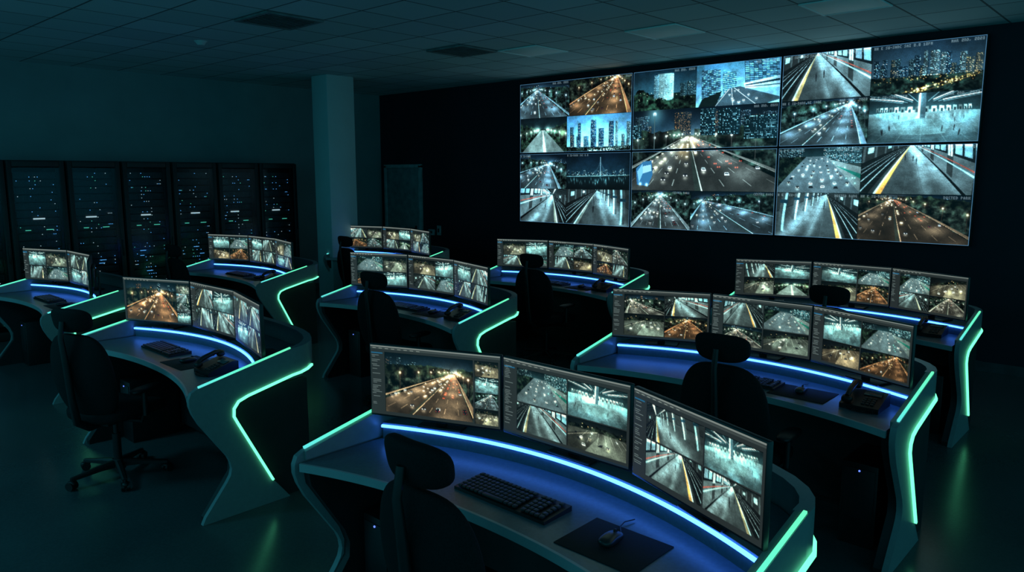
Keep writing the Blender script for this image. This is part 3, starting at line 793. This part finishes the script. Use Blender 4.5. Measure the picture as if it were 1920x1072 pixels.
# PC tower
tower0 = thing('computer_tower', 'black computer tower under the desk with blue power light', 'computer', (0, 0, 0), group='computer towers')
MB().box((0, 0, .235), (.36, .19, .47), .008).done('case', tower0, M_plastic)
MB().box((-.182, 0, .30), (.006, .16, .28), .002).done('front_panel', tower0, M_dark)
MB().cyl((-.182, .0, .43), (-.189, .0, .43), .005, seg=12).done('power_button', tower0, M_dotb)

# monitor
MWD, MHT = .660, .342
mon0 = thing('monitor', 'thin black desktop monitor showing surveillance camera software', 'monitor', (0, 0, 0), group='console monitors')
f = MB(); f.box((.004, 0, .048+MHT/2), (.022, MWD, MHT), .004); f.box((.026, 0, .05+MHT/2), (.03, MWD*.6, MHT*.55), .012)
f.done('casing', mon0, M_case)
f = MB(); f.box((.105, 0, .006), (.15, .22, .011), .004); f.box((.07, 0, .13), (.018, .05, .25), .004); f.box((.052, 0, .24), (.04, .07, .07), .004)
f.done('stand', mon0, M_metal)

# keyboard
def keyboard(loc, detail):
    t = thing('keyboard', 'black full-size keyboard lying on the desk', 'keyboard', loc, group='keyboards')
    KW, KD = .47, .16
    f = MB(); v = [(-.08, .0), (.08, .0), (.08, .02), (-.08, .012)]; f.prism(v, -KW/2, KW/2, 'y'); f.done('case', t, M_plastic)
    keys = []
    for rrow in range(6):
        x = .058-.0235*rrow-(.004 if rrow else 0)
        y = KW/2-.015
        while y > -KW/2+.02:
            w_ = .0185
            if rrow == 5 and .0 < y < .11: w_ = .11
            if not (abs(y+.095) < .008 or abs(y+.17) < .006): keys.append((x, y-w_/2, w_))
            y -= w_+.0035
    if detail:
        cache = {}
        for q, (x, y, w_) in enumerate(keys[:99]):
            if w_ not in cache:
                o = MB().box((0, 0, .005), (.0185, w_-.001, .009), .002).done('keycap', t, M_key); cache[w_] = o
            else:
                o = cache[w_].copy(); COL.objects.link(o); o.parent = t
            o.location = (x, y, .0135+.05*(x+.08))
        if len(keys) > 99:
            f = MB()
            for x, y, w_ in keys[99:]: f.box((x, y, .0185+.05*(x+.08)), (.0185, w_-.001, .009), .002)
            f.done('keycap', t, M_key, kind='stuff')
    else:
        f = MB()
        for x, y, w_ in keys: f.box((x, y, .0185+.05*(x+.08)), (.0185, w_-.001, .009))
        f.done('keycaps', t, M_key, smooth=False, kind='stuff')
    return t
M_pad = mat('mouse_pad_cloth', (.008, .009, .010), .9, vary=.3, scale=200)
M_mouse = mat('mouse_plastic', (.018, .020, .022), .35, vary=.1)
pad0 = thing('mouse_pad', 'thin black rectangular mouse pad on the desk', 'mouse pad', (0, 0, 0), group='mouse pads')
MB().box((0, 0, .0018), (.25, .32, .0034), .0012).done('pad', pad0, M_pad)
mouse0 = thing('computer_mouse', 'wired dark computer mouse resting on its pad', 'computer mouse', (0, 0, 0), group='computer mice')
def mf(q):
    z = q.z+.018
    return Vector((q.x, q.y*(1-.12*math.cos(q.x*40)), max(.001, z*(1-.25*max(0, q.x/.06)))))
MB().pad((0, 0, 0), (.058, .031, .018), 2.6, mf).done('shell', mouse0, M_mouse)
MB().cyl((.03, -.004, .030), (.03, .004, .030), .009, seg=14).done('scroll_wheel', mouse0, M_plastic)
MB().tube([(.055, 0, .006), (.08, .006, .004), (.12, .03, .004), (.16, .035, .004), (.20, .015, .004)], .0022, 8).done('cable', mouse0, M_plastic)

# phone
phone0 = thing('desk_phone', 'black corded office desk phone beside the monitors', 'telephone', (0, 0, 0), group='desk phones')
MB().prism([(-.10, .0), (.10, .0), (.10, .07), (.06, .075), (-.10, .025)], -.10, .10, 'y').done('body', phone0, M_plastic)
sl = math.atan2(.05, .16)
def PT(x, y, dz): return Matrix.Translation((x, y, .025+(x+.1)*.3125+dz)) @ Matrix.Rotation(-sl, 4, 'Y')
f = MB(); f.pad((0, 0, 0), (.024, .028, .018), 3, M=PT(.065, .065, .022)); f.pad((0, 0, 0), (.024, .028, .018), 3, M=PT(-.085, .065, .022))
f.tube([(-.085, .065, .065), (-.05, .065, .088), (.03, .065, .112), (.065, .065, .110)], [.014, .015, .015, .014], 12)
f.done('handset', phone0, M_plastic)
f = MB(); f.box((0, 0, 0), (.04, .09, .004), .001, PT(.03, -.035, .003)); f.done('display', phone0, mat('lcd', (.05, .09, .10), .2))
f = MB()
for i in range(4):
    for j in range(3): f.box((0, 0, 0), (.013, .017, .006), .0015, PT(-.015-.019*i, -.012-.023*j, .003))
f.done('keypad', phone0, M_key)
pts = []
for k in range(90):
    a = k/89; ang = k*1.3; pts.append((-.10-.03*math.sin(a*PI)+.006*math.cos(ang), .065-.16*a, .008+.006*math.sin(ang)+.0))
MB().tube(pts, .002, 6).done('cord', phone0, M_plastic)

# chair
chair0 = thing('office_chair', 'black ergonomic office chair with headrest and armrests', 'office chair', (0, 0, 0), group='office chairs')
f = MB(); f.cyl((0, 0, .055), (0, 0, .125), .045, .035, 24)
for k in range(5):
    a = 2*PI*k/5+.3; d = Vector((math.cos(a), math.sin(a), 0)); R = []
    for t_, w_, h_, z in ((.02, .05, .05, .095), (.12, .042, .036, .09), (.22, .034, .026, .078), (.30, .03, .022, .07)):
        s_ = Vector((-d.y, d.x, 0))*w_/2; c_ = d*t_+Vector((0, 0, z)); u = Vector((0, 0, h_/2))
        R.append([c_+s_+u*.4, c_+s_*.5+u, c_-s_*.5+u, c_-s_+u*.4, c_-s_-u, c_+s_-u])
    f.rings(R)
bs = f.done('base', chair0, M_plastic)
cs = None
for k in range(5):
    a = 2*PI*k/5+.3
    if cs is None:
        f = MB(); f.cyl((0, -.026, .028), (0, -.008, .028), .028, seg=20); f.cyl((0, .008, .028), (0, .026, .028), .028, seg=20)
        f.cyl((0, -.01, .028), (0, .01, .028), .014); f.pad((0, 0, .044), (.03, .022, .016), 2.5, cuts=4); f.cyl((0, 0, .05), (0, 0, .075), .008)
        cs = f.done('caster', bs, M_plastic); o = cs
    else:
        o = cs.copy(); COL.objects.link(o); o.parent = bs
    o.location = (.30*math.cos(a), .30*math.sin(a), 0); o.rotation_euler = (0, 0, a+k)
f = MB(); f.cyl((0, 0, .12), (0, 0, .30), .026, seg=20); f.cyl((0, 0, .30), (0, 0, .40), .016, seg=20); f.box((-.01, 0, .41), (.26, .18, .035), .01)
f.cyl((.02, .09, .41), (.02, .2, .405), .006, seg=10)
f.done('gas_column', chair0, M_metal)
def sf(q): return Vector((q.x, q.y*(1+.06*q.x/.25), q.z+.9*(q.y**2)*.35-(.04*((q.x-.12)/.13)**2 if q.x > .12 else 0)))
MB().pad((.02, 0, .465), (.245, .255, .05), 4, sf).done('seat', chair0, M_fabric)
def bf(q):
    w_ = 1.0-.18*max(0, q.z/.28)**1.6-.12*max(0, -q.z/.28)**2
    y = q.y*w_; x = q.x + (y*y)*.9 - .06*math.cos((q.z)*4.2)+.03 - .14*q.z
    return Vector((x, y, q.z))
MB().pad((-.235, 0, .75), (.032, .25, .28), 3.6, bf, cuts=13).done('backrest', chair0, M_fabric)
def hf(q): return Vector((q.x+(q.y**2)*1.6-.15*q.z, q.y*(1+.4*q.z), q.z))
MB().pad((-.29, 0, 1.12), (.036, .15, .075), 3.2, hf, M=None).done('headrest', chair0, M_fabric)
f = MB(); f.tube([(-.06, 0, .405), (-.20, 0, .405), (-.285, 0, .46), (-.31, 0, .62), (-.33, 0, .85), (-.35, 0, 1.02), (-.33, 0, 1.12)], [.026, .028, .026, .022, .02, .016, .016], 14)
f.done('back_support', chair0, M_plastic)
for sg in (-1, 1):
    ar = MB().tube([(-.02, sg*.10, .415), (-.02, sg*.25, .42), (-.02, sg*.285, .46), (-.02, sg*.285, .62)], [.016, .016, .017, .018], 12).done('armrest', chair0, M_plastic)
    MB().pad((0, sg*.285, .635), (.12, .045, .018), 3).done('arm_pad', ar, M_plastic)

# ------------------------------------------------------------------ monitor images
def ui(w, h, kind, seed):
    r = np.random.default_rng(seed)
    c = canvas(w, h); c[:] = (.14, .17, .18)
    sb = .115; top = .055
    def cell_(x0, y0, x1, y1, k):
        s_ = int(r.integers(0, 9999)); fl = bool(r.integers(0, 2)); ro = r.uniform(-.3, .3)
        if k == 'hw': paste(c, x0, y0, x1, y1, f_road, s_, warm=.75, vp=(r.uniform(.2, .8), r.uniform(.05, .25)), cars=9, lit=.9, rot=ro*.4)
        elif k == 'rd': paste(c, x0, y0, x1, y1, f_road, s_, warm=r.uniform(.0, .35), vp=(r.uniform(.1, .9), r.uniform(.0, .3)), bl=r.uniform(-.5, .1), cars=9, lit=1., rot=ro*.6)
        elif k == 'pl': paste(c, x0, y0, x1, y1, f_plat, s_, yel=r.uniform(.2, .9), vp=(r.uniform(.2, .55), r.uniform(-.25, .12)), flip=fl, train=r.random() < .7, rot=ro, people=3, lit=.97)
        elif k == 'lot': paste(c, x0, y0, x1, y1, f_lot, s_, warm=r.uniform(0, .5), rot=ro*.6)
        elif k == 'jam': paste(c, x0, y0, x1, y1, f_jam, s_, rows=7, cols=4, rot=ro*.5)
        elif k == 'hall': paste(c, x0, y0, x1, y1, f_hall, s_, n=7, rot=ro*.5)
        elif k == 'pk': paste(c, x0, y0, x1, y1, f_park, s_, rot=ro*.4)
        elif k == 'ct': paste(c, x0, y0, x1, y1, f_city, s_, day=.3, warm=.5)
    if kind == 'main':
        paste(c, sb, top+.03, .80, .95, f_road, seed, warm=.55, vp=(.80, .24), bl=-.45, br=1.05, cars=22, bld=10, lit=.9, tree=1., traffic=70)
        for i, kk in enumerate(('lot', 'hall', 'rd', 'lot')): cell_(.81, top+.03+.222*i, .985, top+.245+.222*i, kk)
    elif kind == 'main0':
        sb = .03
        paste(c, sb, top, .80, .97, f_road, seed, warm=.7, vp=(.7, .25), bl=-.45, br=1.1, cars=18, bld=8, lit=.95, traffic=70)
        for i, kk in enumerate(('lot', 'pl', 'rd', 'hall')): cell_(.80, top+.225*i, 1, top+.225*(i+1), kk)
    else:
        pal = {'mix': ['lot', 'rd', 'pl', 'jam'], 'plat': ['pl', 'pl', 'hall', 'pl'], 'gar': ['lot', 'hall', 'pl', 'jam'], 'mix2': ['hw', 'lot', 'pl', 'rd'], 'mix3': ['hall', 'jam', 'lot', 'hw'], 'mix4': ['pk', 'pl', 'hall', 'lot']}[kind]
        pal = list(pal)
        if seed % 3: r.shuffle(pal)
        mx_ = (sb+1)/2+r.uniform(-.05, .05); my = .52+r.uniform(-.04, .04)
        for kk, (x0, y0, x1, y1) in zip(pal, ((sb, top+.03, mx_, my), (mx_, top+.03, .985, my), (sb, my, mx_, .945), (mx_, my, .985, .945))):
            cell_(x0+.004, y0+.008, x1-.004, y1-.008, kk)
    c[:max(2, int(.028*h))] = (.45, .50, .51); c[int(.028*h)+1:int(.055*h)] = (.22, .26, .27)
    if kind != 'main0':
        ny = int((.9-.1)*h/3)
        for k in range(ny):
            yy = int(.1*h)+k*3
            if r.random() < .65:
                L0 = int(w*.012)+int(r.integers(0, 3)); L1 = L0+int(r.uniform(.02, .07)*w)+1
                c[yy:yy+1, L0:L1] = (.38, .45, .47)
        c[int(.11*h):int(.11*h)+2, int(.01*w):int(.10*w)] = (.12, .38, .55)
    for k in range(8): x = int(w*(.02+.05*k)); c[int(.038*h), x:x+int(.03*w)] = (.5, .56, .56)
    if seed % 2 == 0: c[-max(2, int(.03*h)):] = (.10, .16, .22)
    return c*A_((1.03, 1.0, .94))

# ------------------------------------------------------------------ place consoles
# name, X, Y, screen resolution, contents, keyboard, pad, phone, chair, tower y, yaw of the right-end monitor (deg)
C = [
 ('A', 2.29, 1.83, (260, 136), ('main', 'gar', 'plat'), (-.28, .03), (-.31, -.47), None, (-.57, -.08, .0), .80, 20.5),
 ('B', 2.40, 5.08, (160, 84), ('main0', 'plat', 'plat'), (-.24, .28), (-.29, -.20), (-.27, -.55), (-.66, .14, .42), .80, 14),
 ('C', 2.56, 8.32, (90, 48), ('gar', 'plat', 'mix'), (-.27, .1), (-.29, -.38), None, None, .80, 20),
 ('D', 4.79, 8.70, (90, 48), ('mix3', 'plat', 'gar'), (-.27, .1), (-.29, -.38), (-.27, -.66), (-.75, .3, .1), .80, 14),
 ('E', 7.02, 8.79, (80, 42), ('mix2', 'mix4', 'mix'), (-.27, .1), (-.29, -.38), None, (-.85, -.26, .0), .80, 17),
 ('F', 4.68, 5.35, (120, 64), ('mix3', 'gar', 'plat'), (-.25, .08), (-.28, -.33), (-.27, -.66), (-.56, -.14, .12), .80, 17),
 ('G', 6.85, 5.37, (110, 58), ('gar', 'mix', 'mix2'), (-.27, .1), (-.29, -.38), (-.27, -.66), (-.70, -.2, .05), .80, 19),
 ('H', 4.46, 1.99, (190, 100), ('mix2', 'mix', 'mix3'), (-.26, -.02), (-.28, -.40), (-.29, -.74), (-.64, -.19, .05), -.76, 21.5),
 ('I', 6.75, 2.21, (160, 84), ('mix4', 'mix3', 'mix'), (-.27, .05), (-.29, -.38), (-.28, -.72), (-.80, -.2, .0), -.76, 21.5),
]
used = set()
def place(src, loc, rz=0):
    if src.name in used: return dup(src, loc, rz)
    used.add(src.name); src.location = loc; src.rotation_euler = (0, 0, rz); return src
DT = .7702
for ci, (nm, X, Y, res, kinds, kb, pd, ph, ch, ty, ry) in enumerate(C):
    place(console0, (X, Y, 0))
    ra = math.radians(ry); oy = .020 if ry < 20 else 0
    for mi_, (dx, dy, rz) in enumerate(((-.122, .648, math.radians(21.5)), (0, 0, 0), (-.003-.330*math.sin(ra), -.338-.326*math.cos(ra), -ra))):
        if mi_ == 2 and nm == 'A': dy -= .014; dx -= .008
        mo = place(mon0, (X+dx, Y+dy+oy, .8502), rz)
        screen_obj('screen', ui(res[0], res[1], kinds[mi_], ci*17+mi_*5+3), MWD-.012, MHT-.016, .048+.010, -.0085, mo, M_feedM)
    keyboard((X+kb[0], Y+kb[1], DT), nm == 'A')
    place(pad0, (X+pd[0], Y+pd[1], DT)); place(mouse0, (X+pd[0]+.0, Y+pd[1]+.01, DT+.0036), .1)
    if ph: place(phone0, (X+ph[0], Y+ph[1], DT), .0)
    if ch: place(chair0, (X+ch[0], Y+ch[1], 0), ch[2])
    place(tower0, (X-.175, Y+ty, 0))

# ------------------------------------------------------------------ light & camera
w = bpy.data.worlds.new('World'); scene.world = w; w.use_nodes = True
bg = w.node_tree.nodes['Background']; bg.inputs[0].default_value = (.055, .50, .64, 1); bg.inputs[1].default_value = .58
la = bpy.data.lights.new('ambient_fill', 'AREA'); la.shape = 'RECTANGLE'; la.size = 1.2; la.size_y = .6; la.energy = 34; la.color = (.08, .77, 1)  # unseen teal fill, added to lift the room's ambient level; no fixture there
lo = bpy.data.objects.new('ambient_fill', la); COL.objects.link(lo); lo.location = (-1.2, 6.5, HC-.03)

cam = bpy.data.cameras.new('camera'); co = bpy.data.objects.new('camera', cam); COL.objects.link(co)
cam.sensor_width = 36; cam.lens = 1402/1920*36; cam.clip_start = .05
co.location = (0, 0, 2.01); co.rotation_euler = (math.radians(90-8.44), 0, math.radians(-47.3))
scene.camera = co
